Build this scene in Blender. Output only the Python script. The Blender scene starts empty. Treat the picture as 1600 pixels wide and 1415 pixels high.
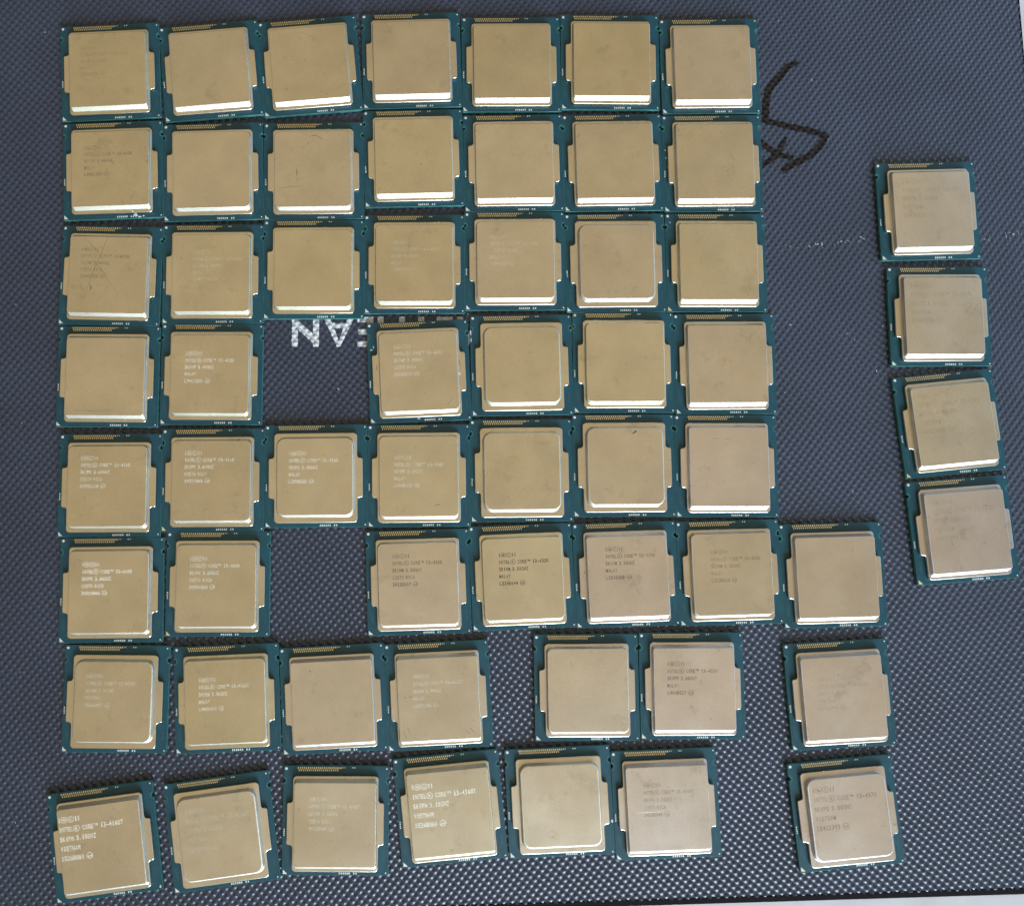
import bpy, bmesh, math, random
import numpy as np
from mathutils import Matrix, Vector

S = 0.001                      # everything below is written in millimetres
random.seed(7)
scene = bpy.context.scene
C = bpy.context.collection

# ------------------------------------------------------------------ camera
F_PX, AX, AY, CAM_H, PPX, PPY = 1200.0, 0.07392, -0.00424, 281.83, 665.83, 709.33
cam_data = bpy.data.cameras.new('camera')
cam_data.sensor_fit = 'HORIZONTAL'
cam_data.sensor_width = 36.0
cam_data.lens = 36.0 * F_PX / 1600.0
cam_data.shift_x = (800.0 - PPX) / 1600.0
cam_data.shift_y = (PPY - 707.5) / 1600.0
cam_data.clip_start = 0.01
cam_data.clip_end = 50.0
cam = bpy.data.objects.new('camera', cam_data)
C.objects.link(cam)
cam.matrix_world = (Matrix.Translation((0, 0, CAM_H * S)) @ Matrix.Rotation(AY, 4, 'Y') @ Matrix.Rotation(AX, 4, 'X'))
scene.camera = cam

# ------------------------------------------------------------------ world, lamps, exposure
world = bpy.data.worlds.new('World')
scene.world = world
world.use_nodes = True
bg = world.node_tree.nodes['Background']
bg.inputs['Color'].default_value = (1.0, 0.80, 0.56, 1)
bg.inputs['Strength'].default_value = 0.10


def area(name, loc, target, sx, sy, power, color, spread=180):
    d = bpy.data.lights.new(name, 'AREA')
    d.shape = 'RECTANGLE'
    d.size, d.size_y = sx, sy
    d.energy = power
    d.color = color
    d.spread = math.radians(spread)
    o = bpy.data.objects.new(name, d)
    C.objects.link(o)
    o.location = loc
    o.rotation_euler = (Vector(target) - Vector(loc)).to_track_quat('-Z', 'Y').to_euler()
    return o


area('ceiling_glow', (0.0, 0.10, 1.6), (0, 0, 0), 3.2, 3.2, 16.5, (1.0, 0.80, 0.49))
area('east_sky_window', (1.35, 0.35, 0.48), (0.1, 0.05, 0), 1.6, 0.7, 8.5, (0.36, 0.64, 1.0))
area('south_window', (0.66, -1.00, 0.55), (0.30, 0.22, 0), 1.4, 0.75, 9.0, (0.66, 0.82, 1.0), 46)

vs = scene.view_settings
vs.view_transform = 'Standard'
vs.look = 'None'
vs.exposure = 0.0
vs.gamma = 1.0
vs.use_curve_mapping = False


# ------------------------------------------------------------------ materials
def new_mat(name):
    m = bpy.data.materials.new(name)
    m.use_nodes = True
    nt = m.node_tree
    return m, nt, nt.nodes['Principled BSDF']


def node(nt, kind, **kw):
    n = nt.nodes.new(kind)
    for k, v in kw.items():
        setattr(n, k, v)
    return n


def ramp(nt, src, stops):
    r = node(nt, 'ShaderNodeValToRGB')
    e = r.color_ramp.elements
    while len(e) < len(stops):
        e.new(0.5)
    for el, (p, c) in zip(e, stops):
        el.position = p
        el.color = (c, c, c, 1) if not isinstance(c, tuple) else (*c, 1)
    nt.links.new(src, r.inputs[0])
    return r.outputs[0]


def noise(nt, scale, detail=3, rough=0.55, vec=None):
    n = node(nt, 'ShaderNodeTexNoise')
    n.inputs['Scale'].default_value = scale
    n.inputs['Detail'].default_value = detail
    n.inputs['Roughness'].default_value = rough
    if vec is not None:
        nt.links.new(vec, n.inputs['Vector'])
    return n.outputs['Fac']


def mul(nt, a, b):
    m = node(nt, 'ShaderNodeMath', operation='MULTIPLY')
    for i, s in enumerate((a, b)):
        if isinstance(s, (int, float)):
            m.inputs[i].default_value = s
        else:
            nt.links.new(s, m.inputs[i])
    return m.outputs[0]


def object_space(nt):
    """object coordinates shifted by the object's random number, so that no two copies look alike"""
    tc = node(nt, 'ShaderNodeTexCoord')
    oi = node(nt, 'ShaderNodeObjectInfo')
    k = mul(nt, oi.outputs['Random'], 3.7)
    cx = node(nt, 'ShaderNodeCombineXYZ')
    nt.links.new(k, cx.inputs[0])
    nt.links.new(k, cx.inputs[1])
    nt.links.new(k, cx.inputs[2])
    a = node(nt, 'ShaderNodeVectorMath', operation='ADD')
    nt.links.new(tc.outputs['Object'], a.inputs[0])
    nt.links.new(cx.outputs[0], a.inputs[1])
    return a.outputs[0], oi


def bump(nt, bsdf, height, strength, dist):
    b = node(nt, 'ShaderNodeBump')
    b.inputs['Strength'].default_value = strength
    b.inputs['Distance'].default_value = dist
    nt.links.new(height, b.inputs['Height'])
    nt.links.new(b.outputs[0], bsdf.inputs['Normal'])


def metal_mat(name, rough):
    m, nt, p = new_mat(name)
    vec, oi = object_space(nt)
    p.inputs['Metallic'].default_value = 1.0
    cloud = ramp(nt, noise(nt, 70, 5, 0.6, vec), [(0.25, 0.86), (0.75, 1.05)])
    grime = ramp(nt, noise(nt, 420, 4, 0.7, vec), [(0.20, 0.5), (0.35, 1.0)])
    fine = ramp(nt, noise(nt, 2600, 2, 0.6, vec), [(0.2, 0.90), (0.8, 1.08)])
    stain = ramp(nt, noise(nt, 120, 6, 0.72, vec), [(0.30, 0.84), (0.42, 1.0)])
    f = mul(nt, mul(nt, mul(nt, cloud, fine), grime), stain)
    mix = node(nt, 'ShaderNodeMix', data_type='RGBA', blend_type='MULTIPLY')
    mix.inputs[0].default_value = 1.0
    nt.links.new(oi.outputs['Color'], mix.inputs[6])
    nt.links.new(f, mix.inputs[7])
    nt.links.new(mix.outputs[2], p.inputs['Base Color'])
    r = ramp(nt, noise(nt, 55, 4, 0.6, vec), [(0.3, rough - 0.02), (0.7, rough + 0.03)])
    nt.links.new(r, p.inputs['Roughness'])
    bump(nt, p, noise(nt, 3500, 2, 0.6, vec), 0.25, 0.00003)
    return m


M = {}
M['metal'] = metal_mat('satin nickel', 0.31)
M['metal_bevel'] = metal_mat('burnished nickel edge', 0.60)

m, nt, p = new_mat('green solder mask')
vec, oi = object_space(nt)
c = ramp(nt, noise(nt, 180, 4, 0.6, vec), [(0.3, (0.0010, 0.042, 0.060)), (0.7, (0.0016, 0.057, 0.080))])
nt.links.new(c, p.inputs['Base Color'])
p.inputs['Roughness'].default_value = 0.42
bump(nt, p, noise(nt, 900, 3, 0.6, vec), 0.12, 0.0001)
M['pcb'] = m

m, nt, p = new_mat('routed board edge')
vec, oi = object_space(nt)
c = ramp(nt, noise(nt, 500, 3, 0.6, vec), [(0.3, (0.02, 0.10, 0.085)), (0.7, (0.05, 0.19, 0.155))])
nt.links.new(c, p.inputs['Base Color'])
p.inputs['Roughness'].default_value = 0.6
M['pcb_edge'] = m


def plain(name, col, rough, metallic=0.0, spec=0.5):
    m, nt, p = new_mat(name)
    vec, oi = object_space(nt)
    c = ramp(nt, noise(nt, 600, 3, 0.6, vec), [(0.3, tuple(x * 0.85 for x in col)), (0.7, tuple(min(1, x * 1.1) for x in col))])
    nt.links.new(c, p.inputs['Base Color'])
    p.inputs['Roughness'].default_value = rough
    p.inputs['Metallic'].default_value = metallic
    p.inputs['Specular IOR Level'].default_value = spec
    return m


M['gold'] = plain('gold plated contact', (0.75, 0.62, 0.34), 0.45, 0.6)
M['silver'] = plain('tinned fiducial', (0.62, 0.64, 0.58), 0.55, 0.2)
M['ring'] = plain('bare board ring', (0.02, 0.13, 0.12), 0.5)
M['code'] = plain('dark printed code', (0.022, 0.075, 0.075), 0.5)
M['adhesive'] = plain('dark lid sealant', (0.012, 0.014, 0.013), 0.6)
M['residue'] = plain('dried white residue', (0.55, 0.57, 0.58), 0.7)
M['dark_scratch'] = plain('dark scuff', (0.10, 0.075, 0.045), 0.6)
M['bright_scratch'] = plain('bright scratch', (0.92, 0.88, 0.84), 0.32, 0.9)
M['dust'] = plain('lint', (0.75, 0.75, 0.75), 0.8)
M['marker'] = plain('dried marker ink', (0.019, 0.015, 0.013), 0.8, 0.0, 0.10)
M['print'] = plain('grey screen print', (0.48, 0.49, 0.50), 0.7, 0.0, 0.2)
M['foam'] = plain('matte black mat edge', (0.010, 0.009, 0.009), 0.95, 0.0, 0.05)
M['red'] = plain('red ink', (0.62, 0.02, 0.06), 0.5)


def etched(name, col, alpha):
    m, nt, p = new_mat(name)
    vec, oi = object_space(nt)
    p.inputs['Base Color'].default_value = (*col, 1)
    p.inputs['Roughness'].default_value = 0.8
    p.inputs['Specular IOR Level'].default_value = 0.1
    worn = ramp(nt, noise(nt, 260, 4, 0.65, vec), [(0.34, alpha * (0.3 + 0.5 * alpha)), (0.5, alpha)])
    nt.links.new(worn, p.inputs['Alpha'])
    return m


for a, s_ in ((90, 0.75), (60, 0.48), (35, 0.28), (18, 0.12)):  # same laser marks
    M['pale%d' % a] = etched('pale laser marking %d' % a, (0.95, 0.90, 0.76), s_)
    M['dark%d' % a] = etched('dark laser marking %d' % a, (0.06, 0.05, 0.04), s_)

m, nt, p = new_mat('black embossed rubber')
tc = node(nt, 'ShaderNodeTexCoord')
c = ramp(nt, noise(nt, 35, 5, 0.6, tc.outputs['Object']), [(0.3, (0.022, 0.029, 0.048)), (0.7, (0.031, 0.040, 0.065))])
nt.links.new(c, p.inputs['Base Color'])
r = ramp(nt, noise(nt, 900, 3, 0.6, tc.outputs['Object']), [(0.3, 0.30), (0.7, 0.42)])
nt.links.new(r, p.inputs['Roughness'])
bump(nt, p, noise(nt, 2600, 3, 0.65, tc.outputs['Object']), 0.35, 0.0001)
p.inputs['Sheen Weight'].default_value = 0.12
p.inputs['Sheen Tint'].default_value = (0.75, 0.85, 1.0, 1)
M['rubber'] = m

m, nt, p = new_mat('white laminate table')
tc = node(nt, 'ShaderNodeTexCoord')
c = ramp(nt, noise(nt, 60, 5, 0.6, tc.outputs['Object']), [(0.3, (0.48, 0.46, 0.46)), (0.7, (0.55, 0.53, 0.53))])
nt.links.new(c, p.inputs['Base Color'])
p.inputs['Roughness'].default_value = 0.4
M['table'] = m


# ------------------------------------------------------------------ mesh helpers
def mesh_obj(name, me, mats, parent=None, kind=None):
    for mm in (mats if isinstance(mats, (list, tuple)) else [mats]):
        if me.materials.find(mm.name) < 0:
            me.materials.append(mm)
    o = bpy.data.objects.new(name, me)
    C.objects.link(o)
    if parent is not None:
        o.parent = parent
    if kind:
        o['kind'] = kind
    return o


def mesh_from(name, verts, faces, smooth=False):
    me = bpy.data.meshes.new(name)
    me.from_pydata([(x * S, y * S, z * S) for x, y, z in verts], [], faces)
    if smooth:
        me.polygons.foreach_set('use_smooth', [True] * len(me.polygons))
    me.update()
    return me


def big_mesh(name, V, Q, smooth=True):
    me = bpy.data.meshes.new(name)
    me.vertices.add(len(V))
    me.vertices.foreach_set('co', (V * S).astype(np.float32).ravel())
    me.loops.add(len(Q) * 4)
    me.loops.foreach_set('vertex_index', Q.astype(np.int32).ravel())
    me.polygons.add(len(Q))
    me.polygons.foreach_set('loop_start', np.arange(0, len(Q) * 4, 4, dtype=np.int32))
    me.polygons.foreach_set('use_smooth', np.full(len(Q), smooth))
    me.update(calc_edges=True)
    me.validate()
    return me


def fillet(points, seg=5):
    """points: (x, y, r) counter-clockwise; returns the outline with each corner rounded"""
    out = []
    n = len(points)
    for i in range(n):
        p0, p1, p2 = (Vector(points[(i + k) % n][:2]) for k in (-1, 0, 1))
        r = points[i][2]
        if r <= 0:
            out.append(tuple(p1))
            continue
        a, b = (p0 - p1).normalized(), (p2 - p1).normalized()
        ang = a.angle(b)
        t = r / math.tan(ang / 2)
        cen = p1 + (a + b).normalized() * (r / math.sin(ang / 2))
        s, e = p1 + a * t - cen, p1 + b * t - cen
        a0, a1 = math.atan2(s.y, s.x), math.atan2(e.y, e.x)
        d = (a1 - a0 + math.pi) % (2 * math.pi) - math.pi
        for k in range(seg + 1):
            w = a0 + d * k / seg
            out.append((cen.x + r * math.cos(w), cen.y + r * math.sin(w)))
    return out


def rounded_rect(x0, x1, y0, y1, r, seg=7):
    return fillet([(x0, y0, r), (x1, y0, r), (x1, y1, r), (x0, y1, r)], seg)


def loft(loops, cap_bottom=False, cap_top=True):
    """loops: list of (outline, z) with equal point counts -> verts, faces, index of the first cap face"""
    V, Fc = [], []
    n = len(loops[0][0])
    for o, z in loops:
        V += [(x, y, z) for x, y in o]
    for k in range(len(loops) - 1):
        for i in range(n):
            j = (i + 1) % n
            Fc.append((k * n + i, k * n + j, (k + 1) * n + j, (k + 1) * n + i))
    side = len(Fc)
    if cap_top:
        Fc.append(tuple(range((len(loops) - 1) * n, len(loops) * n)))
    if cap_bottom:
        Fc.append(tuple(reversed(range(n))))
    return V, Fc, side


def boxes_mesh(name, rects, z0, z1):
    """small flat pads: rects of (cx, cy, w, h)"""
    V, Fc = [], []
    for cx, cy, w, h in rects:
        b = len(V)
        V += [(cx + sx * w / 2, cy + sy * h / 2, z) for z in (z0, z1) for sx, sy in ((-1, -1), (1, -1), (1, 1), (-1, 1))]
        Fc += [(b + 4, b + 5, b + 6, b + 7)] + [(b + i, b + (i + 1) % 4, b + 4 + (i + 1) % 4, b + 4 + i) for i in range(4)]
    return mesh_from(name, V, Fc)


def disc_mesh(name, cx, cy, r, z0, z1, n=16):
    o = [(cx + r * math.cos(2 * math.pi * k / n), cy + r * math.sin(2 * math.pi * k / n)) for k in range(n)]
    V, Fc, _ = loft([(o, z0), (o, z1)])
    return mesh_from(name, V, Fc)


# ------------------------------------------------------------------ table
TABLE_Z = -3.6
me = mesh_from('table', [(-700, -600, TABLE_Z), (700, -600, TABLE_Z), (700, 600, TABLE_Z), (-700, 600, TABLE_Z)], [(0, 1, 2, 3)])
o = mesh_obj('table', me, M['table'])
o['kind'] = 'structure'

# ------------------------------------------------------------------ mat: embossed sheet
PITCH = 2.135
ALPHA = math.radians(52.8)
BUMP = 0.55
KN_U = np.array([0.0, 0.08, 0.30, 0.50, 0.70, 0.92, 1.0])
KN_H = np.array([0.0, 0.0, 0.68, 1.0, 0.68, 0.0, 0.0])
LAT_O = (180.79, -102.94)      # a bump tip


def mat_height(x, y):
    x = np.asarray(x, float) - LAT_O[0]
    y = np.asarray(y, float) - LAT_O[1]
    s = (x * math.cos(ALPHA) + y * math.sin(ALPHA)) / PITCH + 0.5
    t = (-x * math.sin(ALPHA) + y * math.cos(ALPHA)) / PITCH + 0.5
    a = np.interp(s - np.floor(s), KN_U, KN_H)
    b = np.interp(t - np.floor(t), KN_U, KN_H)
    return BUMP * (0.5 * np.minimum(a, b) + 0.5 * a * b) - BUMP


MAT_ROT = math.radians(1.55)
MAT_CORNER = np.array([239.2, -132.8])          # lower right corner of the embossed field
EX = np.array([math.cos(MAT_ROT), math.sin(MAT_ROT)])
EY = np.array([-math.sin(MAT_ROT), math.cos(MAT_ROT)])
MAT_W, MAT_H = 436.0, 362.0


def mat_point(u, v):
    """u mm to the left of the corner, v mm up from it"""
    return MAT_CORNER - EX * u + EY * v


def build_mat():
    ca, sa = math.cos(ALPHA), math.sin(ALPHA)
    cs = np.array([mat_point(u, v) for u in (0, MAT_W) for v in (0, MAT_H)]) - LAT_O
    st = np.stack([cs[:, 0] * ca + cs[:, 1] * sa, -cs[:, 0] * sa + cs[:, 1] * ca], -1) / PITCH + 0.5
    lo, hi = np.floor(st.min(0)) - 1, np.ceil(st.max(0)) + 1
    kn = np.array([0.08, 0.30, 0.50, 0.70, 0.92])
    su = (np.arange(lo[0], hi[0])[:, None] + kn).ravel()
    tv = (np.arange(lo[1], hi[1])[:, None] + kn).ravel()
    Sg, Tg = np.meshgrid(su, tv, indexing='ij')
    X = ((Sg - 0.5) * ca - (Tg - 0.5) * sa) * PITCH + LAT_O[0]
    Y = ((Sg - 0.5) * sa + (Tg - 0.5) * ca) * PITCH + LAT_O[1]
    u = -((X - MAT_CORNER[0]) * EX[0] + (Y - MAT_CORNER[1]) * EX[1])
    v = (X - MAT_CORNER[0]) * EY[0] + (Y - MAT_CORNER[1]) * EY[1]
    inside = (u >= 0) & (u <= MAT_W) & (v >= 0) & (v <= MAT_H)
    uc, vc = np.clip(u, 0, MAT_W), np.clip(v, 0, MAT_H)
    X = MAT_CORNER[0] - EX[0] * uc + EY[0] * vc
    Y = MAT_CORNER[1] - EX[1] * uc + EY[1] * vc
    rng = np.random.default_rng(3)
    Z = mat_height(X, Y) + rng.normal(0, 0.012, X.shape)
    n1, n2 = X.shape
    idx = np.arange(n1 * n2).reshape(n1, n2)
    q = np.stack([idx[:-1, :-1], idx[1:, :-1], idx[1:, 1:], idx[:-1, 1:]], -1).reshape(-1, 4)
    q = q[inside.ravel()[q].any(1)]
    used = np.unique(q)
    remap = np.full(n1 * n2, -1)
    remap[used] = np.arange(len(used))
    V = np.stack([X.ravel(), Y.ravel(), Z.ravel()], -1)[used]
    return big_mesh('embossed_sheet', V, remap[q])


mat = bpy.data.objects.new('desk_mat', None)
C.objects.link(mat)
mat.location = (0, 0, TABLE_Z * S)
mat['label'] = 'black rubber mat with raised diamond bumps under all the processors'
mat['category'] = 'mat'


def on_mat(name, me, mats, kind=None, parent=None):
    o = mesh_obj(name, me, mats, parent or mat, kind)
    if parent is None:
        o.location = (0, 0, -TABLE_Z * S)
    return o


sheet = on_mat('embossed_sheet', build_mat(), M['rubber'])

# smooth rim and underside slab that closes the sheet
BOT, SIDE = 2.35, 0.9


def rim_ring(off_b, off_s, z):
    pts = [mat_point(-off_s, -off_b), mat_point(-off_s, MAT_H + off_s), mat_point(MAT_W + off_s, MAT_H + off_s), mat_point(MAT_W + off_s, -off_b)]
    return [(p[0], p[1]) for p in pts], z


V, Fc, _ = loft([rim_ring(-0.3, -0.3, -0.45), rim_ring(0.0, 0.0, -0.36), rim_ring(BOT - 0.5, SIDE - 0.3, -0.75), rim_ring(BOT, SIDE, -1.4),
                 rim_ring(BOT, SIDE, TABLE_Z + 0.01), rim_ring(-0.3, -0.3, TABLE_Z + 0.01)], cap_top=False)
on_mat('rim', mesh_from('rim', V, Fc), M['foam'])


# ------------------------------------------------------------------ print and marker strokes that follow the bumps
def drape(quads, lift, skip_tips=None, step=0.24):
    V, Fc = [], []
    for qi, (a, b, c, d) in enumerate(quads):
        a, b, c, d = (np.array(p, float) for p in (a, b, c, d))
        nu = max(2, int(max(np.linalg.norm(b - a), np.linalg.norm(c - d)) / step))
        nv = max(2, int(max(np.linalg.norm(d - a), np.linalg.norm(c - b)) / step))
        u, v = np.meshgrid(np.linspace(0, 1, nu + 1), np.linspace(0, 1, nv + 1), indexing='ij')
        P = ((1 - u) * (1 - v))[..., None] * a + (u * (1 - v))[..., None] * b + (u * v)[..., None] * c + ((1 - u) * v)[..., None] * d
        H = mat_height(P[..., 0], P[..., 1])
        base = len(V)
        for i in range(nu + 1):
            for j in range(nv + 1):
                V.append((P[i, j, 0], P[i, j, 1], H[i, j] + lift + 0.012 * qi))
        for i in range(nu):
            for j in range(nv):
                if skip_tips is not None and H[i:i + 2, j:j + 2].mean() > -BUMP * skip_tips:
                    continue
                k = base + i * (nv + 1) + j
                Fc.append((k, k + nv + 1, k + nv + 2, k + 1))
    return mesh_from('stroke', V, Fc, True)


def bar(p, q, w):
    p, q = np.array(p, float), np.array(q, float)
    t = (q - p) / np.linalg.norm(q - p)
    nrm = np.array([-t[1], t[0]]) * w / 2
    return (p - nrm, q - nrm, q + nrm, p + nrm)


def arc_quads(cx, cy, rx, ry, w, a0=0, a1=360, n=22):
    out = []
    for k in range(n):
        t0, t1 = (math.radians(a0 + (a1 - a0) * (k + i) / n) for i in (0, 1))
        out.append(((cx + (rx - w) * math.cos(t0), cy + (ry - w) * math.sin(t0)), (cx + rx * math.cos(t0), cy + ry * math.sin(t0)),
                    (cx + rx * math.cos(t1), cy + ry * math.sin(t1)), (cx + (rx - w) * math.cos(t1), cy + (ry - w) * math.sin(t1))))
    return out


LW = 2.25       # stroke width of the print
CAPH = 11.3     # cap height
# letters in their own frame: x to the right, y up, baseline 0; the word lies upside down on the mat


def letter_strokes(ch):
    h, w = CAPH, LW
    if ch == 'N':
        return 10.1, [((0, 0), (w, 0), (w, h), (0, h)), ((10.1 - w, 0), (10.1, 0), (10.1, h), (10.1 - w, h)),
                      ((0.2, h + .4), (0.2, h - 3.1), (9.9, -0.4), (9.9, 3.1))]
    if ch == 'A':
        return 11.9, [((0, 0), (2.5, 0), (6.9, h), (5.4, h)), ((9.4, 0), (11.9, 0), (6.5, h), (5.0, h)), bar((2.9, 3.4), (9.0, 3.4), 2.0)]
    if ch == 'E':
        return 5.9, [((0, 0), (w, 0), (w, h), (0, h)), ((w, 0), (5.9, 0), (5.9, 2.1), (w, 2.1)),
                     ((w, 4.7), (5.7, 4.7), (5.7, 6.7), (w, 6.7)), ((w, h - 2.1), (5.9, h - 2.1), (5.9, h), (w, h))]
    if ch == 'H':
        return 10.3, [((0, 0), (w, 0), (w, h), (0, h)), ((10.3 - w, 0), (10.3, 0), (10.3, h), (10.3 - w, h)), ((w, 4.7), (10.3 - w, 4.7), (10.3 - w, 6.7), (w, 6.7))]
    if ch == 'T':
        return 7.6, [((2.7, 0), (2.7 + w, 0), (2.7 + w, h - 2.1), (2.7, h - 2.1)), ((0, h - 2.1), (7.6, h - 2.1), (7.6, h), (0, h))]
    if ch == 'M':
        return 15.4, [((0, 0), (2.4, 0), (4.2, h), (2.4, h)), ((13.0, 0), (15.4, 0), (13.0, h), (11.2, h)),
                      ((2.4, h), (4.3, h), (8.5, 1.2), (7.0, 0)), ((13.0, h), (11.1, h), (6.9, 1.2), (8.4, 0))]
    if ch == 'O':
        return 12.2, arc_quads(6.1, h / 2, 6.1, h / 2 + .25, w)
    if ch == 'R':
        return 8.4, [((0, 0), (w, 0), (w, h), (0, h))] + arc_quads(3.6, h - 3.1, 3.5, 3.1, 2.0, -90, 90, 12) + \
            [((w, h - 2.0), (3.6, h - 2.0), (3.6, h), (w, h)), ((w, h - 6.2), (3.6, h - 6.2), (3.6, h - 4.2), (w, h - 4.2)), ((5.4, 0), (8.4, 0), (5.0, 5.6), (2.8, 5.6))]
    if ch == 'P':
        return 7.2, [((0, 0), (w, 0), (w, h), (0, h))] + arc_quads(3.6, h - 3.3, 3.5, 3.3, 2.0, -90, 90, 12) + \
            [((w, h - 2.0), (3.6, h - 2.0), (3.6, h), (w, h)), ((w, h - 6.6), (3.6, h - 6.6), (3.6, h - 4.6), (w, h - 4.6))]


# (letter, x of its left side in its own frame = right side on the photograph, mm)
for chv, xr in (('P', 57.6), ('R', 48.05), ('O', 40.2), ('M', 27.98), ('E', 11.05), ('T', 3.2), ('H', -6.64), ('E', -18.5), ('A', -25.4), ('N', -38.7)):
    wdt, qs = letter_strokes(chv)
    base_y = 72.25 + 0.0006 * xr
    world_q = [tuple((xr - x, base_y - y) for x, y in q) for q in qs]
    on_mat('printed_letter', drape(world_q, 0.075, 0.02), M['print'])


def stroke_quads(pts, widths):
    P = [np.array(p, float) for p in pts]
    # resample with Catmull-Rom so that the pen line is smooth
    pp, ww = [], []
    for i in range(len(P) - 1):
        p0, p1, p2, p3 = P[max(i - 1, 0)], P[i], P[i + 1], P[min(i + 2, len(P) - 1)]
        for k in range(4):
            t = k / 4
            pp.append(0.5 * (2 * p1 + (p2 - p0) * t + (2 * p0 - 5 * p1 + 4 * p2 - p3) * t * t + (3 * p1 - p0 - 3 * p2 + p3) * t ** 3))
            ww.append(widths[i] * (1 - t) + widths[i + 1] * t)
    pp.append(P[-1])
    ww.append(widths[-1])
    L, Rr = [], []
    rng = random.Random(5)
    for i, p in enumerate(pp):
        t = pp[min(i + 1, len(pp) - 1)] - pp[max(i - 1, 0)]
        t = t / np.linalg.norm(t)
        nrm = np.array([-t[1], t[0]]) * ww[i] / 2 * rng.uniform(0.92, 1.08)
        L.append(p + nrm)
        Rr.append(p - nrm)
    return [(Rr[i], Rr[i + 1], L[i + 1], L[i]) for i in range(len(pp) - 1)]


MARKER = [
    ([[143.9, 171.6], [140.44, 170.07], [136.45, 165.37], [132.85, 161.4], [131.4, 157.09], [130.9, 152.78], [130.6, 147.6]], [1.6, 2.9, 3.2, 3.4, 3.2, 3.0, 2.8]),
    ([[129.6, 148.5], [134.8, 147.25], [140.28, 145.83], [145.77, 144.77], [149.86, 143.54], [154.0, 141.9]], [2.6, 2.6, 2.7, 2.7, 2.8, 2.8]),
    ([[153.8, 142.6], [151.04, 138.2], [147.47, 134.99], [143.95, 132.86], [140.45, 131.08], [136.3, 128.4]], [2.4, 3.0, 3.1, 3.1, 3.0, 2.4]),
    ([[127.5, 140.9], [132.38, 136.74], [136.44, 134.62], [140.89, 133.74]], [2.2, 2.4, 2.4, 2.0]),
    ([[138.41, 141.73], [136.59, 138.88], [134.74, 135.32], [131.55, 132.48], [128.0, 130.3]], [1.2, 2.2, 2.4, 2.4, 2.4]),
]
for pts, wd in MARKER:
    me = drape(stroke_quads(pts, [w * 0.80 for w in wd]), 0.07)
    # the pieces of one pen line share a height
    on_mat('marker_stroke', me, M['marker'])

# lint on the mat
rng = random.Random(11)
V, Fc = [], []
for k in range(188):
    x, y = rng.uniform(-160, 230), rng.uniform(-130, 195)
    if k >= 150:               # a faint scuff running across the mat on both sides of the right column
        f = rng.random()
        x, y = (136 + 32 * f, 98.5 + 4 * f + rng.gauss(0, 0.7)) if k < 176 else (211 + 15 * f, 101.5 + 3.5 * f + rng.gauss(0, 0.7))
    z = float(mat_height(x, y)) + 0.06
    a, l, w = rng.uniform(0, 6.28), rng.choice((0.25, 0.3, 0.4, 0.9)), rng.uniform(0.1, 0.2)
    b = len(V)
    dx, dy = math.cos(a), math.sin(a)
    for sx, sy in ((-1, -1), (1, -1), (1, 1), (-1, 1)):
        V.append((x + dx * l / 2 * sx - dy * w / 2 * sy, y + dy * l / 2 * sx + dx * w / 2 * sy, z + 0.03 * (sx > 0)))
    V.append((x, y, z + 0.14))
    Fc += [(b, b + 1, b + 4), (b + 1, b + 2, b + 4), (b + 2, b + 3, b + 4), (b + 3, b, b + 4)]
on_mat('lint', mesh_from('lint', V, Fc), M['dust'], 'stuff')

# ------------------------------------------------------------------ processor meshes
PCB_T = 1.2
PCB_TOP = PCB_T
FLANGE = PCB_T + 1.25          # top of the lid's flange
TOP = PCB_T + 2.9             # top of the lid
H = 18.75
NY = H - 5.1                   # the two alignment notches


def pcb_outline(grow=0.0):
    h = H + grow
    pts = []
    pts += fillet([(-h, -h, 0)], 1)
    o = []
    o.append((-h + .35, -h)); o.append((h - .35, -h)); o.append((h, -h + .35))
    for k in range(9):
        a = math.radians(-90 - 180 * k / 8)
        o.append((h + 0.75 * math.cos(a), NY + 0.75 * math.sin(a)))
    o.append((h, h - .35)); o.append((h - .35, h)); o.append((-h + .35, h)); o.append((-h, h - .35))
    for k in range(9):
        a = math.radians(90 - 180 * k / 8)
        o.append((-h + 0.75 * math.cos(a), NY + 0.75 * math.sin(a)))
    o.append((-h, -h + .35))
    return o


def make_pcb():
    V, Fc, side = loft([(pcb_outline(0), 0.0), (pcb_outline(0), PCB_T - 0.08), (pcb_outline(-0.07), PCB_T)], cap_bottom=True)
    me = mesh_from('substrate', V, Fc)
    me.materials.append(M['pcb'])
    me.materials.append(M['pcb_edge'])
    for i, p in enumerate(me.polygons):
        p.material_index = 1 if i < side else 0
    return me


def body_outline(d=0.0):
    """lid flange with its two side tabs; d grows it outwards"""
    x, w = 15.15 + d, 17.15 + d
    y0, y1 = -17.1 - d, 15.6 + d
    t0, t1 = -8.05 - d, 6.45 + d
    rc, ro, ri = 1.35 + d, 0.75 + d, 0.95 - d
    return fillet([(x, y0, rc), (x, t0, ri), (w, t0, ro), (w, t1, ro), (x, t1, ri), (x, y1, rc),
                   (-x, y1, rc), (-x, t1, ri), (-w, t1, ro), (-w, t0, ro), (-x, t0, ri), (-x, y0, rc)], 5)


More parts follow.
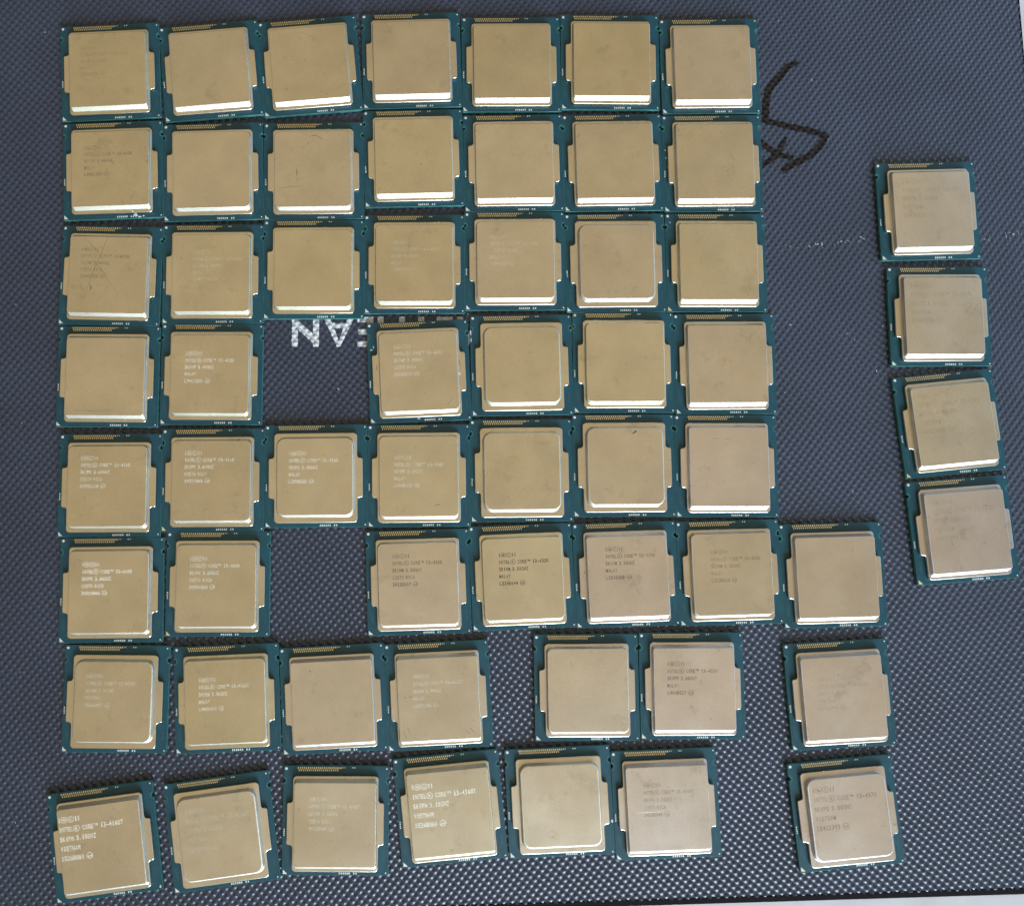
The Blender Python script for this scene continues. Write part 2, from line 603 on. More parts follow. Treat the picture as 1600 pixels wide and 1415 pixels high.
def make_lid(name, rc, fx, ft, fb, soft, xs, y0, y1):
    """rc: corner radius of the raised plate; fx, ft, fb: how far its wall slopes out at the sides, top and bottom; soft: rolled edge"""
    V, Fc, side = loft([(body_outline(-0.05), PCB_T + 0.10), (body_outline(0), PCB_T + 0.16), (body_outline(0), FLANGE - 0.22),
                        (body_outline(-0.07), FLANGE - 0.06), (body_outline(-0.22), FLANGE), (body_outline(-0.30), FLANGE)])
    smooth = [True] * side + [False]
    mi = [0] * len(Fc)
    x0, x1 = -xs, xs

    def rr(k, d=0.0):
        return rounded_rect(x0 - fx * k - d, x1 + fx * k + d, y0 - fb * k - d, y1 + ft * k + d, max(0.3, rc + fx * k + d))
    loops = [(rr(1, 0.16), FLANGE - 0.02), (rr(1, 0.05), FLANGE + 0.04), (rr(0.92), FLANGE + 0.16)]
    loops.append((rr(0.10, 0.02), TOP - soft * 1.05))
    for k in range(0, 5):
        a = math.radians(15 + 75 * k / 4)
        loops.append((rr(0.06 * (1 - k / 4), -soft * (1 - math.cos(a))), TOP - soft * (1 - math.sin(a))))
    loops.append((rr(0, -soft - 0.35), TOP))
    V2, F2, side2 = loft(loops)
    n = len(V)
    V += V2
    per = len(loops[0][0])
    Fc += [tuple(i + n for i in f) for f in F2]
    smooth += [True] * side2 + [False]
    mi += [0] * per * 2 + [1] * per * (len(loops) - 4) + [0] * per + [0]
    me = mesh_from(name, V, Fc)
    me.materials.append(M['metal'])
    me.materials.append(M['metal_bevel'])
    for p, s, k in zip(me.polygons, smooth, mi):
        p.use_smooth = s
        p.material_index = k
    return me


PCB_ME = make_pcb()
LIDS = {
    'A': make_lid('heat_spreader', 0.9, 0.14, 0.85, 0.98, 0.16, 14.40, -14.9, 13.8),
    'C': make_lid('heat_spreader', 1.9, 0.12, 0.40, 0.60, 0.24, 14.35, -15.05, 14.15),
    'B': make_lid('heat_spreader', 3.0, 0.20, 0.30, 0.35, 0.50, 13.95, -14.65, 13.75),
}
SEAL_V, SEAL_F, _ = loft([(body_outline(-0.35), PCB_T - 0.01), (body_outline(-0.35), PCB_T + 0.14)], cap_top=False)
SEAL_ME = mesh_from('sealant', SEAL_V, SEAL_F)

# gold pads along the upper edge: two staggered rows
rects = []
for k in range(22):
    rects.append((-H + 5.25 + 0.72 * k, H - 0.72, 0.40, 0.62))
    if k < 20:
        rects.append((-H + 5.55 + 0.72 * k, H - 1.50, 0.40, 0.62))
rects += [(-H + 5.25 + 0.72 * 22, H - 0.62, 0.34, 0.34), (-H + 5.25 + 0.72 * 23 - .1, H - 0.62, 0.30, 0.34)]
GOLD_ME = boxes_mesh('gold_contacts', rects, PCB_TOP - 0.01, PCB_TOP + 0.03)
rects = [(-H + 24.5, H - 0.62, 0.40, 0.42), (-H + 25.25, H - 0.62, 0.40, 0.42)]
rects += [(-H + 20.3 + 0.70 * k, -H + 0.72, 0.42, 0.62) for k in range(6)]
rects += [(-H + 25.4 + 0.78 * k, -H + 0.72, 0.42, 0.62) for k in range(2)]
rects += [(-H + 0.62, H - 21.8 - 0.68 * k, 0.42, 0.42) for k in range(4)]
PAD_ME = boxes_mesh('test_pads', rects, PCB_TOP - 0.01, PCB_TOP + 0.03)
DOT_ME = disc_mesh('fiducial_dot', -H + 1.05, H - 1.0, 0.48, PCB_TOP - 0.01, PCB_TOP + 0.025)
DOT2_ME = disc_mesh('fiducial_dot', H - 0.85, H - 0.95, 0.26, PCB_TOP - 0.01, PCB_TOP + 0.025, 10)
DOT3_ME = disc_mesh('fiducial_dot', H - 0.9, -H + 0.85, 0.27, PCB_TOP - 0.01, PCB_TOP + 0.025, 10)
tri = [(-H + 0.45, -H + 0.45), (-H + 1.95, -H + 0.45), (-H + 0.45, -H + 1.95)]
V, Fc, _ = loft([(tri, PCB_TOP - 0.01), (tri, PCB_TOP + 0.025)])
TRI_ME = mesh_from('corner_triangle', V, Fc)
RING_MES = []
for sgn in (-1, 1):
    V, Fc = [], []
    for k in range(11):
        a = math.radians(90 + 18 * k) if sgn > 0 else math.radians(90 - 18 * k)
        for r in (0.95, 1.22):
            V.append((min(H - .08, max(-H + .08, sgn * H + r * math.cos(a))), NY + r * math.sin(a), PCB_TOP + 0.012))
    for k in range(10):
        f = (2 * k, 2 * k + 1, 2 * k + 3, 2 * k + 2)
        Fc.append(f if sgn < 0 else tuple(reversed(f)))
    RING_MES.append(mesh_from('notch_ring', V, Fc))
rects = []
rr_ = random.Random(2)
for i in range(3):
    for j in range(9):
        if rr_.random() < 0.78:
            rects.append((-H + 1.3 + 0.42 * i, -H + 4.6 + 0.46 * j, 0.30, 0.32))
for j in range(7):
    if rr_.random() < 0.75:
        rects.append((H - 1.6, -H + 4.8 + 0.6 * j, 0.5, 0.34))
CODE_ME = boxes_mesh('printed_code', rects, PCB_TOP - 0.01, PCB_TOP + 0.012)

# ------------------------------------------------------------------ lettering
GLYPH = {}


def glyph(ch):
    if ch not in GLYPH:
        cu = bpy.data.curves.new('glyph', 'FONT')
        cu.body = ch
        cu.size = 1.0
        cu.resolution_u = 2
        cu.offset = 0.022
        ob = bpy.data.objects.new('glyph', cu)
        C.objects.link(ob)
        dg = bpy.context.evaluated_depsgraph_get()
        me = bpy.data.meshes.new_from_object(ob.evaluated_get(dg))
        vs_ = [(v.co.x, v.co.y) for v in me.vertices]
        fs_ = [tuple(p.vertices) for p in me.polygons]
        bpy.data.objects.remove(ob)
        bpy.data.curves.remove(cu)
        bpy.data.meshes.remove(me)
        GLYPH[ch] = (vs_, fs_)
    return GLYPH[ch]


hv = glyph('H')[0]
CAP1 = max(v[1] for v in hv)


def put(V, Fc, ch, cx, y, cap, width, z):
    vs_, fs_ = glyph(ch)
    if not vs_:
        return
    k = cap / CAP1
    x0, x1 = min(v[0] for v in vs_), max(v[0] for v in vs_)
    kx = k
    if (x1 - x0) * k > width:
        kx = width / (x1 - x0)
    b = len(V)
    V += [(cx + (x - (x0 + x1) / 2) * kx, y + yy * k, z) for x, yy in vs_]
    Fc += [tuple(i + b for i in f) for f in fs_]


def ring(V, Fc, cx, cy, r, w, z, n=20):
    b = len(V)
    for k in range(n):
        a = 2 * math.pi * k / n
        V.append((cx + r * math.cos(a), cy + r * math.sin(a), z))
        V.append((cx + (r - w) * math.cos(a), cy + (r - w) * math.sin(a), z))
    for k in range(n):
        j = (k + 1) % n
        Fc.append((b + 2 * k, b + 2 * j, b + 2 * j + 1, b + 2 * k + 1))


def line_tokens(s):
    out, i = [], 0
    while i < len(s):
        if s[i] == '(':
            j = s.index(')', i)
            out.append(('ring', s[i + 1:j]))
            i = j + 1
        elif s[i] == '^':
            out.append(('tm', 'TM'))
            i += 1
        elif s[i] == ' ':
            out.append(('gap', ' '))
            i += 1
        else:
            out.append(('ch', s[i]))
            i += 1
    return out


ADV = {'ring': 2.35, 'tm': 1.7, 'gap': 0.72, 'ch': 1.0}


def text_mesh(lines, x0, t0, pitch, width, cap, z):
    """x0, t0: left end and top of the first line, from the board's upper left corner; width: of the second line"""
    units = sum(ADV[k] for k, _ in line_tokens(lines[1]))
    adv = width / units
    V, Fc = [], []
    for li, s in enumerate(lines):
        x = -H + x0
        y = H - t0 - pitch * li - cap
        for k, t in line_tokens(s):
            a = ADV[k] * adv
            if k == 'ch':
                put(V, Fc, t, x + a / 2, y, cap * (1.15 if t == 'i' else 1), a * 0.80, z)
            elif k == 'tm':
                put(V, Fc, 'T', x + a * 0.27, y + cap * 0.48, cap * 0.56, a * 0.36, z)
                put(V, Fc, 'M', x + a * 0.70, y + cap * 0.48, cap * 0.56, a * 0.42, z)
            elif k == 'ring':
                ring(V, Fc, x + a / 2, y + cap / 2, a * 0.47, cap * 0.12, z)
                q = a * 0.62 / len(t)
                for m_, c_ in enumerate(t):
                    put(V, Fc, c_, x + a / 2 + (m_ - (len(t) - 1) / 2) * q, y + cap * 0.18, cap * 0.62, q * 0.85, z)
            x += a
    return mesh_from('engraved_text', V, Fc)


def strip_mesh(pts, w, z):
    """thin tapering mark through points given in mm from the board's upper left corner"""
    P = [Vector((-H + x, H - t)) for x, t in pts]
    V, Fc = [], []
    for i, p in enumerate(P):
        d = (P[min(i + 1, len(P) - 1)] - P[max(i - 1, 0)]).normalized()
        nrm = Vector((-d.y, d.x)) * w / 2 * (0.35 if i in (0, len(P) - 1) else 1)
        V += [(p.x - nrm.x, p.y - nrm.y, z), (p.x + nrm.x, p.y + nrm.y, z)]
    for i in range(len(P) - 1):
        Fc.append((2 * i, 2 * i + 2, 2 * i + 3, 2 * i + 1))
    return mesh_from('scratch', V, Fc)


def blob_mesh(name, x, t, rx, ry, z, seed, thick=0.05):
    r = random.Random(seed)
    o = [(-H + x + rx * r.uniform(.45, 1.1) * math.cos(2 * math.pi * k / 11), H - t + ry * r.uniform(.45, 1.1) * math.sin(2 * math.pi * k / 11)) for k in range(11)]
    V, Fc, _ = loft([(o, z), (o, z + thick)])
    return mesh_from(name, V, Fc)


# ------------------------------------------------------------------ processors: place, lid, tint, lettering, label
TAN, SIL, MID = (0.69, 0.645, 0.52), (0.70, 0.65, 0.60), (0.69, 0.645, 0.55)
HEAD = 'i(M)(C)11'


def lot(model, spec, land, code):
    return [HEAD, 'INTEL(R) CORE^ ' + model, spec, land, code + ' (e4)']


SMALL = (9.1, 8.6, 2.52, 18.0, 1.25)
BLOCK = lambda dx=0, dt=0: (SMALL[0] + dx, SMALL[1] + dt, *SMALL[2:])
BIG = lambda x, t: (x, t, 3.25, 22.6, 1.6)
# name: x, y, angle, lid, tint, text (lines, layout, tone), label
CHIPS = [
    ('r1c1', -118.66, 166.11, 2.92, 'A', TAN, (lot('i3-4130', 'SR1NP 3.40GHZ', 'MALAY', 'L340C350'), BLOCK(-.6, 1.6), 'dark18'), 'processor at the upper left corner of the grid, smeared almost unreadable marking'),
    ('r1c2', -80.42, 166.67, 5.15, 'A', MID, None, 'blank processor with silvery flange, tilted, second from left in the top row'),
    ('r1c3', -42.89, 168.68, 4.97, 'A', TAN, None, 'blank tilted processor, third from left in the top row'),
    ('r1c4', -4.36, 170.98, 1.62, 'A', MID, None, 'blank processor standing highest, fourth from left in the top row'),
    ('r1c5', 33.56, 169.55, 0.40, 'A', TAN, None, 'blank processor with nicked lower edge, fifth from left in the top row'),
    ('r1c6', 71.29, 170.48, -0.27, 'A', TAN, None, 'blank yellowish processor, second from right in the top row'),
    ('r1c7', 109.35, 169.04, 0.67, 'A', MID, None, 'blank processor at the right end of the top row, left of the marker drawing'),
    ('r2c1', -116.54, 127.67, 2.22, 'A', TAN, (lot('i3-4130', 'SR1NP 3.40GHZ', 'MALAY', 'L340C350'), BLOCK(0, 2.0), 'dark35'), 'processor with white residue on its lower edge, leftmost in the second row'),
    ('r2c2', -78.85, 127.19, 1.73, 'C', TAN, None, 'blank processor right of the one with white residue, second row'),
    ('r2c3', -41.08, 127.58, 0.92, 'C', MID, None, 'processor with a curved dark scratch near its top, second row'),
    ('r2c4', -3.52, 132.64, 1.39, 'A', TAN, None, 'blank processor set slightly high, fourth from left in the second row'),
    ('r2c5', 34.16, 130.86, 0.96, 'A', MID, None, 'blank processor, fifth from left in the second row'),
    ('r2c6', 71.67, 131.02, 0.99, 'A', MID, None, 'blank processor, second from right in the second row'),
    ('r2c7', 109.32, 130.84, 0.55, 'A', TAN, None, 'processor with dark smudges right of centre, right end of the second row'),
    ('r3c1', -116.15, 87.28, -0.99, 'A', TAN, (lot('i3-4130', 'SR1NP 3.40GHZ', 'COSTA RICA', '3340C350'), BLOCK(-.5, .6), 'dark35'), 'processor crossed by long thin diagonal scratches, leftmost in the third row'),
    ('r3c2', -78.19, 87.96, 0.40, 'C', TAN, (lot('i3-4130', 'SR1NP 3.40GHZ', 'MALAY', 'L340C350'), BLOCK(3.0, 2.2), 'pale18'), 'processor with faint pale marking, second from left in the third row'),
    ('r3c3', -40.68, 89.83, 0.44, 'C', TAN, None, 'blank processor directly above the grey printed letters on the mat'),
    ('r3c4', -3.16, 91.85, 0.33, 'C', TAN, (lot('i3-4130', 'SR1NP 3.40GHZ', 'MALAY', 'L334C178'), BLOCK(.9, 2.3), 'pale18'), 'processor with faint pale marking, fourth from left in the third row'),
    ('r3c5', 34.34, 93.14, 0.36, 'C', MID, (lot('i3-4130', 'SR1NP 3.40GHZ', 'MALAY', 'L334C201'), BLOCK(0, 1.4), 'pale18'), 'processor with a dark smudge and faint marking, fifth from left in the third row'),
    ('r3c6', 71.92, 92.41, 0.52, 'B', MID, None, 'blank round-cornered processor with silvery flange, second from right in the third row'),
    ('r3c7', 109.59, 92.56, 0.03, 'A', TAN, None, 'blank processor with one orange corner triangle, right end of the third row'),
    ('r4c1', -116.02, 49.45, -0.25, 'A', TAN, None, 'blank processor with grey smears near its top, leftmost in the fourth row'),
    ('r4c2', -77.88, 50.30, -0.06, 'C', TAN, (lot('i3-4130', 'SR1NP 3.40GHZ', 'MALAY', 'L340C350'), BLOCK(.5, 2.4), 'pale60'), 'processor marked L340C350 left of the bare gap in the fourth row'),
    ('r4c4', -1.45, 51.40, 2.52, 'C', TAN, (lot('i3-4130', 'SR1NP 3.40GHZ', 'COSTA RICA', '3435B273'), BLOCK(.6, .7), 'pale35'), 'worn processor with chipped edges right of the bare gap in the fourth row'),
    ('r4c5', 36.49, 53.78, 0.97, 'B', TAN, None, 'blank round-cornered processor with a bright lower rim in the fourth row'),
    ('r4c6', 74.24, 54.80, 0.20, 'C', TAN, None, 'blank processor with a yellow corner dot, second from right in the fourth row'),
    ('r4c7', 111.82, 54.32, 0.38, 'A', MID, None, 'blank processor at the right end of the fourth row'),
    ('r5c1', -114.12, 9.39, 0.35, 'C', TAN, (lot('i3-4160', 'SR1PK 3.60GHZ', 'COSTA RICA', '3430B210'), BLOCK(0, -.2), 'pale60'), 'processor marked 3430B210, leftmost in the fifth row'),
    ('r5c2', -76.60, 11.36, 0.45, 'C', TAN, (lot('i3-4160', 'SR1PK 3.60GHZ', 'COSTA RICA', '3431A866'), BLOCK(0, -.1), 'pale60'), 'processor marked 3431A866, second from left in the fifth row'),
    ('r5c3', -39.02, 12.81, 0.71, 'B', TAN, (lot('i3-4160', 'SR1PK 3.60GHZ', 'MALAY', 'L309B535'), BLOCK(.1, 1.5), 'pale60'), 'round-cornered processor marked L309B535 between the two bare gaps'),
    ('r5c4', -1.45, 12.95, 0.52, 'C', TAN, (lot('i3-4160', 'SR1PK 3.60GHZ', 'MALAY', 'L344B118'), BLOCK(.6, 3.1), 'pale35'), 'processor with pale faded marking and dark flecks, middle of the fifth row'),
    ('r5c5', 36.07, 14.82, 0.59, 'B', TAN, None, 'blank round-cornered processor with bright lower rim, fifth from left in the fifth row'),
    ('r5c6', 73.65, 16.67, 0.31, 'B', MID, None, 'round-cornered processor with a small dark chip at its top, fifth row'),
    ('r5c7', 111.25, 16.52, 0.00, 'A', SIL, None, 'blank silvery processor at the right end of the fifth row'),
    ('r6c1', -112.42, -28.36, 0.66, 'C', TAN, (lot('i3-4160', 'SR1PK 3.60GHZ', 'COSTA RICA', '3431A866'), BLOCK(0, .2), 'pale90'), 'processor marked 3431A866, leftmost in the sixth row'),
    ('r6c2', -74.07, -26.21, 0.23, 'C', TAN, (lot('i3-4160', 'SR1PK 3.60GHZ', 'COSTA RICA', '3431A866'), BLOCK(.1, .3), 'pale60'), 'processor marked 3431A866 left of the bare gap in the sixth row'),
    ('r6c4', -1.63, -25.57, 1.68, 'C', MID, (lot('i3-4330', 'SR1NM 3.50GHZ', 'COSTA RICA', '3423B857'), BLOCK(.4, -.1), 'dark60'), 'processor marked 3423B857 right of the bare gap in the sixth row'),
    ('r6c5', 36.03, -23.69, 2.31, 'C', TAN, (lot('i3-4330', 'SR1NM 3.50GHZ', 'MALAY', 'L324B644'), BLOCK(1.0, 1.3), 'dark90'), 'processor with the darkest marking, L324B644, in the sixth row'),
    ('r6c6', 73.68, -22.83, 1.91, 'A', SIL, (lot('i3-4330', 'SR1NM 3.50GHZ', 'MALAY', 'L331B368'), BLOCK(1.7, 0.2), 'dark60'), 'pinkish silver processor marked L331B368 in the sixth row'),
    ('r6c7', 111.28, -22.17, 1.59, 'C', MID, (lot('i3-4330', 'SR1NM 3.50GHZ', 'MALAY', 'L323B028'), BLOCK(1.9, 1.9), 'dark35'), 'processor with ghostly grey marking, second from right in the sixth row'),
    ('r6c8', 148.85, -23.13, 1.57, 'A', SIL, None, 'blank silvery processor with bright scratches at the right end of the sixth row'),
    ('r7c1', -109.73, -66.83, -0.55, 'B', TAN, (lot('i3-4130T', 'SR1NN 2.90GHZ', 'VIETNAM', 'X350A927'), BLOCK(-.1, 1.0), 'pale35'), 'round-cornered processor marked VIETNAM with a dark rim, leftmost in the seventh row'),
    ('r7c2', -69.95, -66.75, 2.45, 'C', TAN, (lot('i3-4130T', 'SR1NN 2.90GHZ', 'MALAY', 'L409D401'), BLOCK(.3, 2.1), 'pale60'), 'processor marked L409D401, second from left in the seventh row'),
    ('r7c3', -31.95, -66.92, 3.06, 'A', MID, None, 'blank processor, third from left in the seventh row'),
    ('r7c4', 5.60, -65.75, 2.87, 'A', MID, (lot('i3-4130T', 'SR1NN 2.90GHZ', 'MALAY', 'L333C006'), BLOCK(.6, 2.0), 'pale35'), 'processor with dark fingerprints at its lower corners, seventh row'),
    ('r7c5', 58.76, -63.00, 0.34, 'C', MID, None, 'blank processor with one notched neighbour on its right, middle of the seventh row'),
    ('r7c6', 96.59, -62.47, 0.14, 'A', SIL, (lot('i3-4330', 'SR1PF 3.60GHZ', 'MALAY', 'L404B527'), BLOCK(-.1, 1.2), 'dark60'), 'silvery processor marked L404B527 in the seventh row'),
    ('r7c8', 149.63, -65.55, 3.28, 'A', SIL, (lot('i3-4370', 'SR1PD 3.80GHZ', 'VIETNAM', 'X542D393'), BLOCK(.5, 3.2), 'dark18'), 'silvery processor with faint marking at the right end of the seventh row'),
    ('r8c1', -112.18, -116.20, 7.68, 'A', TAN, (lot('i3-4160T', 'SR1PH 3.10GHZ', 'VIETNAM', 'X526B061'), BIG(4.6, 7.7), 'pale90'), 'most tilted processor with large pale VIETNAM marking, lower left corner of the grid'),
    ('r8c2', -71.08, -112.85, 7.71, 'B', MID, (lot('i3-4160T', 'SR1PH 3.10GHZ', 'VIETNAM', 'X526B061'), BIG(7.5, 8.6), 'pale18'), 'tilted round-cornered processor with a bright corner glint, second in the bottom row'),
    ('r8c3', -30.82, -109.02, -0.37, 'A', MID, (lot('i3-4160T', 'SR1PH 3.10GHZ', 'COSTA RICA', '3415B047'), BLOCK(.5, 1.2), 'pale35'), 'upright processor with faint COSTA RICA marking, third in the bottom row'),
    ('r8c4', 9.71, -104.91, 5.54, 'A', TAN, (lot('i3-4160T', 'SR1PH 3.10GHZ', 'VIETNAM', 'X526B061'), BIG(5.8, 8.6), 'pale90'), 'tilted processor with large bright VIETNAM marking in the middle of the bottom row'),
    ('r8c5', 48.56, -102.70, 2.47, 'B', MID, None, 'blank pillow-shaped round-cornered processor in the bottom row'),
    ('r8c6', 86.31, -103.51, 2.19, 'A', SIL, (lot('i3-4160T', 'SR1PH 3.10GHZ', 'COSTA RICA', '3423B048'), BLOCK(1.0, 1.9), 'dark35'), 'silvery processor with a short white line across its marking, bottom row'),
    ('r8c8', 150.20, -106.89, 5.31, 'B', SIL, (lot('i3-4370', 'SR1PD 3.80GHZ', 'VIETNAM', 'X542D393'), BIG(6.4, 8.0), 'dark35'), 'silvery processor with large grey VIETNAM marking at the right end of the bottom row'),
    ('s1', 190.04, 112.55, 1.41, 'A', MID, (lot('i3-4370', 'SR1PD 3.80GHZ', 'VIETNAM', 'X542D393'), BIG(7.6, 7.6), 'dark18'), 'topmost processor in the separate column of four on the right'),
    ('s2', 192.27, 72.25, 0.18, 'A', MID, (lot('i3-4370', 'SR1PD 3.80GHZ', 'VIETNAM', 'X542D393'), BIG(6.5, 7.2), 'dark18'), 'second processor from the top in the separate right column'),
    ('s3', 193.98, 32.18, 5.66, 'A', MID, (lot('i3-4370', 'SR1PD 3.80GHZ', 'VIETNAM', 'X542D393'), BIG(6.5, 7.2), 'dark18'), 'tilted third processor from the top in the separate right column'),
    ('s4', 196.84, -6.83, 4.51, 'A', SIL, (lot('i3-4370', 'SR1PD 3.80GHZ', 'VIETNAM', 'X542D393'), BIG(6.5, 7.2), 'dark18'), 'tilted lowest processor in the separate right column'),
]

# marks with a shape of their own: (points in mm from the board's upper left corner, width, tone)
SCRATCH = {
    'r2c3': [([(17.5, 6.9), (18.6, 6.5), (20.2, 6.5), (21.6, 7.2), (22.6, 8.4)], .16, 'd'), ([(16.3, 10.2), (17.0, 9.4), (18.3, 9.2)], .14, 'd'),
             ([(12.7, 19.2), (12.9, 20.6), (12.8, 21.8)], .34, 'd'), ([(12.9, 22.6), (13.0, 23.8)], .34, 'd'), ([(6.5, 26.6), (10.5, 26.0), (15, 25.8)], .10, 'd'), ([(29.6, 19.6), (30.4, 18.8)], .12, 'd')],
    'r3c1': [([(9.0, 4.8), (13.2, 9.0), (17.5, 14.5)], .10, 'd'), ([(18.0, 5.5), (16.0, 11.5), (13.0, 19.0), (10.6, 28.0)], .10, 'd'), ([(11.8, 12.0), (17.0, 18.0), (23, 27)], .09, 'd'),
             ([(12.3, 23.2), (12.9, 24.2), (12.5, 25.4)], .4, 'd'), ([(22.9, 11.6), (23.5, 13.2)], .25, 'd')],
    'r3c2': [([(13.9, 15.3), (13.6, 20.5)], .10, 'd')],
    'r1c3': [([(31.5, 28.5), (27, 31.2)], .10, 'd')],
    'r2c7': [([(24.5, 16.2), (25.6, 19.0)], .25, 'd'), ([(21.0, 22.0), (22.5, 21.0)], .2, 'd'), ([(22.8, 23.5), (23.6, 22.4)], .2, 'd'), ([(11.8, 26.4), (12.6, 25.6)], .15, 'd')],
    'r2c1': [([(19.0, 16.2), (19.9, 17.2), (20.3, 18.4)], .16, 'd'), ([(17.2, 19.8), (18.0, 19.4)], .2, 'd')],
    'r4c1': [([(8, 31.6), (14, 31.9), (22, 31.6)], .12, 'd'), ([(15, 19.0), (19, 21.2)], .09, 'b')],
    'r4c4': [([(5.1, 3.9), (9, 4.6), (13, 4.0)], .2, 'd'), ([(28.6, 32.0), (30.6, 29.5)], .25, 'd'), ([(3.3, 16), (3.2, 18)], .5, 'd'), ([(33.6, 15.2), (34.1, 17.6)], .5, 'd')],
    'r5c2': [([(5.3, 4.8), (6.4, 5.2)], .3, 'd'), ([(16.2, 29.6), (17.6, 29.0)], .3, 'd'), ([(30.5, 31.8), (31.0, 31.2)], .3, 'd')],
    'r5c1': [([(7.5, 4.9), (8.3, 4.5)], .35, 'd')],
    'r6c1': [([(13.2, 35.2), (13.8, 35.0)], .4, 'd')],
    'r6c2': [([(6.3, 27.6), (8.6, 30.4)], .14, 'b'), ([(5.4, 29.2), (7.2, 31.4)], .12, 'b')],
    'r5c4': [([(24.2, 29.9), (25.6, 29.3), (26.4, 29.6)], .22, 'd'), ([(10.6, 29.5), (11.0, 31.0)], .2, 'd'), ([(22.6, 8.9), (23.0, 9.9)], .14, 'b')],
    'r5c6': [([(21.3, 7.4), (22.4, 6.7), (23.0, 6.2)], .7, 'd'), ([(20.2, 7.0), (20.8, 6.3)], .3, 'd'), ([(21.8, 3.3), (21.9, 3.8)], .4, 'd')],
    'r5c7': [([(13.0, 8.9), (15.8, 9.0)], .18, 'd'), ([(17.5, 9.0), (19, 9.2)], .18, 'd'), ([(5.0, 20.3), (6.4, 20.1)], .14, 'b')],
    'r6c5': [([(20.4, 28.9), (21.6, 28.8)], .2, 'b'), ([(7.0, 14.6), (8.4, 13.6)], .1, 'b')],
    'r6c6': [([(13.0, 29.2), (15.0, 29.6)], .2, 'b'), ([(3.4, 17.0), (3.6, 18.0)], .5, 'd')],
    'r6c8': [([(16.2, 22.8), (18.0, 24.2)], .16, 'b'), ([(18.5, 29.0), (20.4, 30.8)], .16, 'b'), ([(14.6, 25.2), (15.3, 23.5)], .13, 'b'), ([(20.4, 20.6), (21.0, 19.6)], .13, 'b'),
             ([(22.0, 11.4), (23.0, 11.5)], .14, 'b'), ([(9.6, 11.4), (10.2, 11.6)], .14, 'b')],
    'r7c4': [([(7.2, 28.6), (8.2, 31.0)], .3, 'd'), ([(5.8, 29.6), (6.6, 32.4)], .25, 'd'), ([(27.6, 30.2), (29.4, 32.0)], .3, 'd'), ([(29.2, 29.8), (30.8, 31.6)], .3, 'd'), ([(6.6, 18.0), (7.2, 18.6)], .5, 'd'), ([(8.4, 18.0), (9.2, 18.3)], .6, 'd')],
    'r7c3': [([(11.6, 14.5), (11.7, 16.0)], .14, 'd')],
    'r7c5': [([(22.5, 12.0), (28.0, 12.2)], .18, 'b'), ([(14.0, 20.6), (19.5, 21.4)], .14, 'b')],
    'r8c5': [([(9.2, 12.3), (10.0, 12.5)], .14, 'b'), ([(11.5, 23.0), (12.2, 22.4)], .14, 'b'), ([(24.2, 31.4), (24.6, 33.2)], .14, 'd')],
    'r8c6': [([(7.2, 20.3), (11.5, 20.35), (16.4, 20.2)], .34, 'b')],
    'r8c8': [([(8.6, 7.6), (9.3, 8.6)], .45, 'b'), ([(20.5, 28.0), (22.0, 29.4)], .16, 'b'), ([(23.5, 20.6), (24.6, 21.6)], .14, 'b')],
    'r7c8': [([(9.4, 11.6), (10.2, 12.2)], .14, 'b'), ([(22, 7.5), (22.8, 8.4)], .14, 'b')],
    's2': [([(28.6, 30.6), (29.4, 30.2)], .18, 'b')],
    's3': [([(29.0, 31.4), (30.2, 32.0)], .2, 'b')],
    's4': [([(20.5, 18.4), (24.0, 20.6)], .18, 'b'), ([(28.4, 22.9), (29.4, 23.0)], .16, 'b')],
    's1': [([(15.4, 13.8), (16.2, 13.6)], .16, 'b'), ([(22.6, 12.9), (24, 13.0)], .18, 'b')],
    'r1c5': [([(6.6, 33.8), (8.2, 33.0)], .3, 'b'), ([(30.2, 31.8), (31.0, 31.0)], .2, 'd')],
    'r1c6': [([(16.5, 14.5), (17.6, 13.6)], .3, 'd'), ([(28.0, 10.5), (28.2, 12.6)], .14, 'd')],
}
RESIDUE = {
    'r2c1': [(27.2, 36.3, .9, .7), (28.6, 37.0, 1.0, .35), (26.4, 35.4, .4, .5), (30.0, 36.7, .45, .3)],
    'r4c4': [(18.0, 36.2, .7, .35), (19.6, 35.4, .22, .8), (33.6, 20.6, .5, .45), (35.4, 14.6, .8, .12), (1.4, 10.0, .8, .3), (2.3, 9.0, .3, .6)],
    'r4c5': [(0.2, 6.2, .25, 1.3), (0.3, 9.0, .25, 1.0)],
    'r2c7': [(1.2, 16.5, .2, .6), (1.0, 13.5, .18, .5), (1.6, 20, .2, .5)],
    'r3c7': [(1.9, 3.4, .35, .22)],
    'r8c5': [(37.0, 26.2, .5, .7)],
    'r8c1': [(36.7, 36.2, .3, .4)],
}

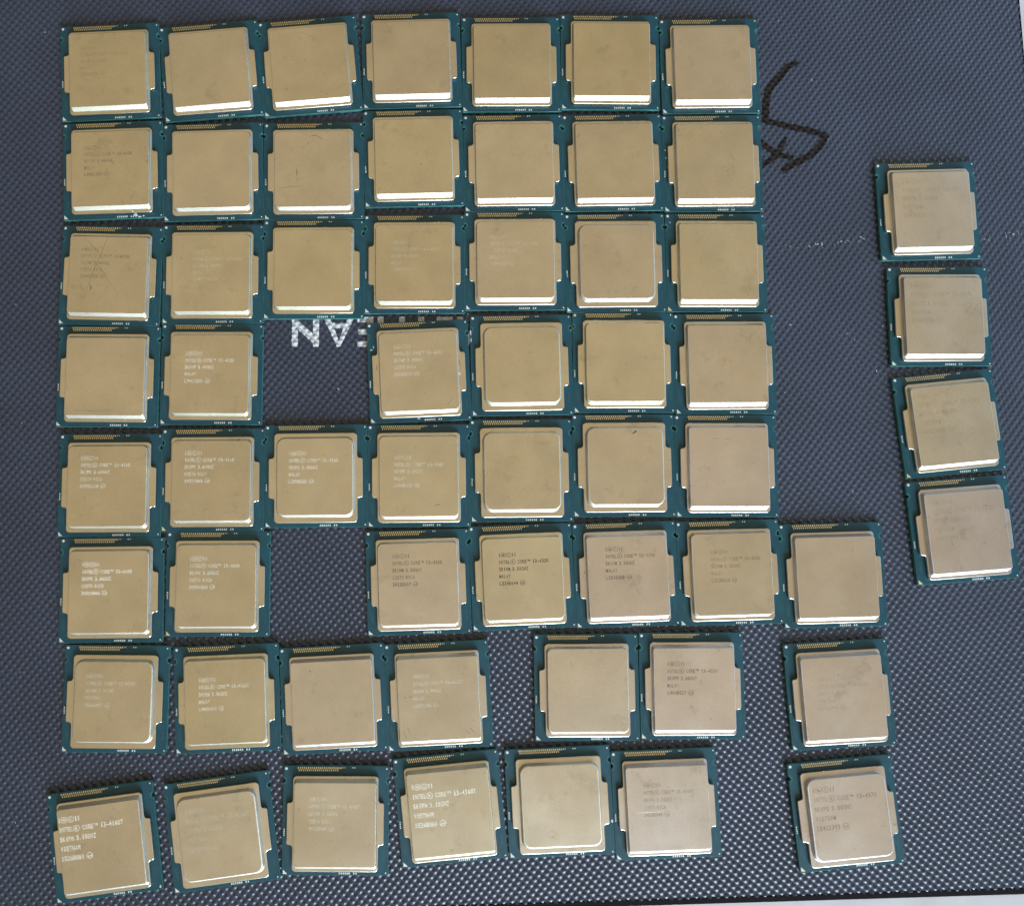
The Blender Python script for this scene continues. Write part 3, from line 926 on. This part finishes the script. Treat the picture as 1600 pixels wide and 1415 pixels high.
for name, x, y, ang, lid, tint, text, label in CHIPS:
    root = bpy.data.objects.new('processor', None)
    C.objects.link(root)
    root.empty_display_size = 0.01
    root.location = (x * S, y * S, 0.0)
    root.rotation_euler = (0, 0, math.radians(ang))
    root['label'] = label
    root['category'] = 'processor'
    root['group'] = 'desktop processors laid out on the mat'
    mesh_obj('substrate', PCB_ME, [M['pcb'], M['pcb_edge']], root)
    hs = mesh_obj('heat_spreader', LIDS[lid], [M['metal'], M['metal_bevel']], root)
    j = random.uniform(-0.03, 0.03)
    hs.color = (tint[0] + j, tint[1] + j, tint[2] + j + random.uniform(-0.02, 0.02), 1)
    mesh_obj('sealant', SEAL_ME, M['adhesive'], hs)
    mesh_obj('gold_contacts', GOLD_ME, M['gold'], root, 'stuff')
    mesh_obj('test_pads', PAD_ME, M['silver'], root, 'stuff')
    d = mesh_obj('fiducial_dot', DOT_ME, M['silver'], root)
    mesh_obj('fiducial_dot', DOT2_ME, M['silver'], root)
    mesh_obj('fiducial_dot', DOT3_ME, M['silver'], root)
    mesh_obj('corner_triangle', TRI_ME, M['silver'], root)
    for rm in RING_MES:
        mesh_obj('notch_ring', rm, M['ring'], root)
    mesh_obj('printed_code', CODE_ME, M['code'], root, 'stuff')
    if name in ('r3c7', 's3', 's4', 'r8c8', 'r5c2', 'r6c2'):
        for ch in root.children:
            if ch.name.startswith('corner_triangle'):
                ch.data = ch.data.copy()
                ch.data.materials[0] = M['gold']
    if name == 'r4c6':
        d.data = d.data.copy()
        d.data.materials[0] = M['gold']
    if text:
        lines, (x0, t0, pitch, width, cap), tone = text
        mesh_obj('engraved_text', text_mesh(lines, x0, t0, pitch, width, cap, TOP + 0.012), M[tone], hs)
    for pts, w, tone in SCRATCH.get(name, []):
        low = any(px < 4 or px > 33.5 or pt < 4.2 or pt > 34.2 for px, pt in pts)
        mesh_obj('scratch', strip_mesh(pts, w, (FLANGE if low else TOP) + 0.018), M['dark_scratch'] if tone == 'd' else M['bright_scratch'], hs)
    for k, (px, pt, rx, ry) in enumerate(RESIDUE.get(name, [])):
        on_lid = 3.6 < px < 33.9 and pt < 35.8 and pt > 3.2
        mesh_obj('residue_fleck', blob_mesh('residue_fleck', px, pt, rx, ry, (FLANGE if on_lid or px == 33.6 else PCB_TOP) + 0.01, k + 3), M['residue'], root)

# small red mark on the table beyond the mat
V, Fc, _ = loft([([(175.2 + 1.6 * math.cos(a * .6283) * (1 + .2 * (a % 2)), -142.2 + 1.3 * math.sin(a * .6283)) for a in range(10)], TABLE_Z + 0.002),
                 ([(175.2 + 1.6 * math.cos(a * .6283) * (1 + .2 * (a % 2)), -142.2 + 1.3 * math.sin(a * .6283)) for a in range(10)], TABLE_Z + 0.03)])
o = mesh_obj('ink_spot', mesh_from('ink_spot', V, Fc), M['red'])
o['label'] = 'small red ink spot on the white table below the mat'
o['category'] = 'ink spot'
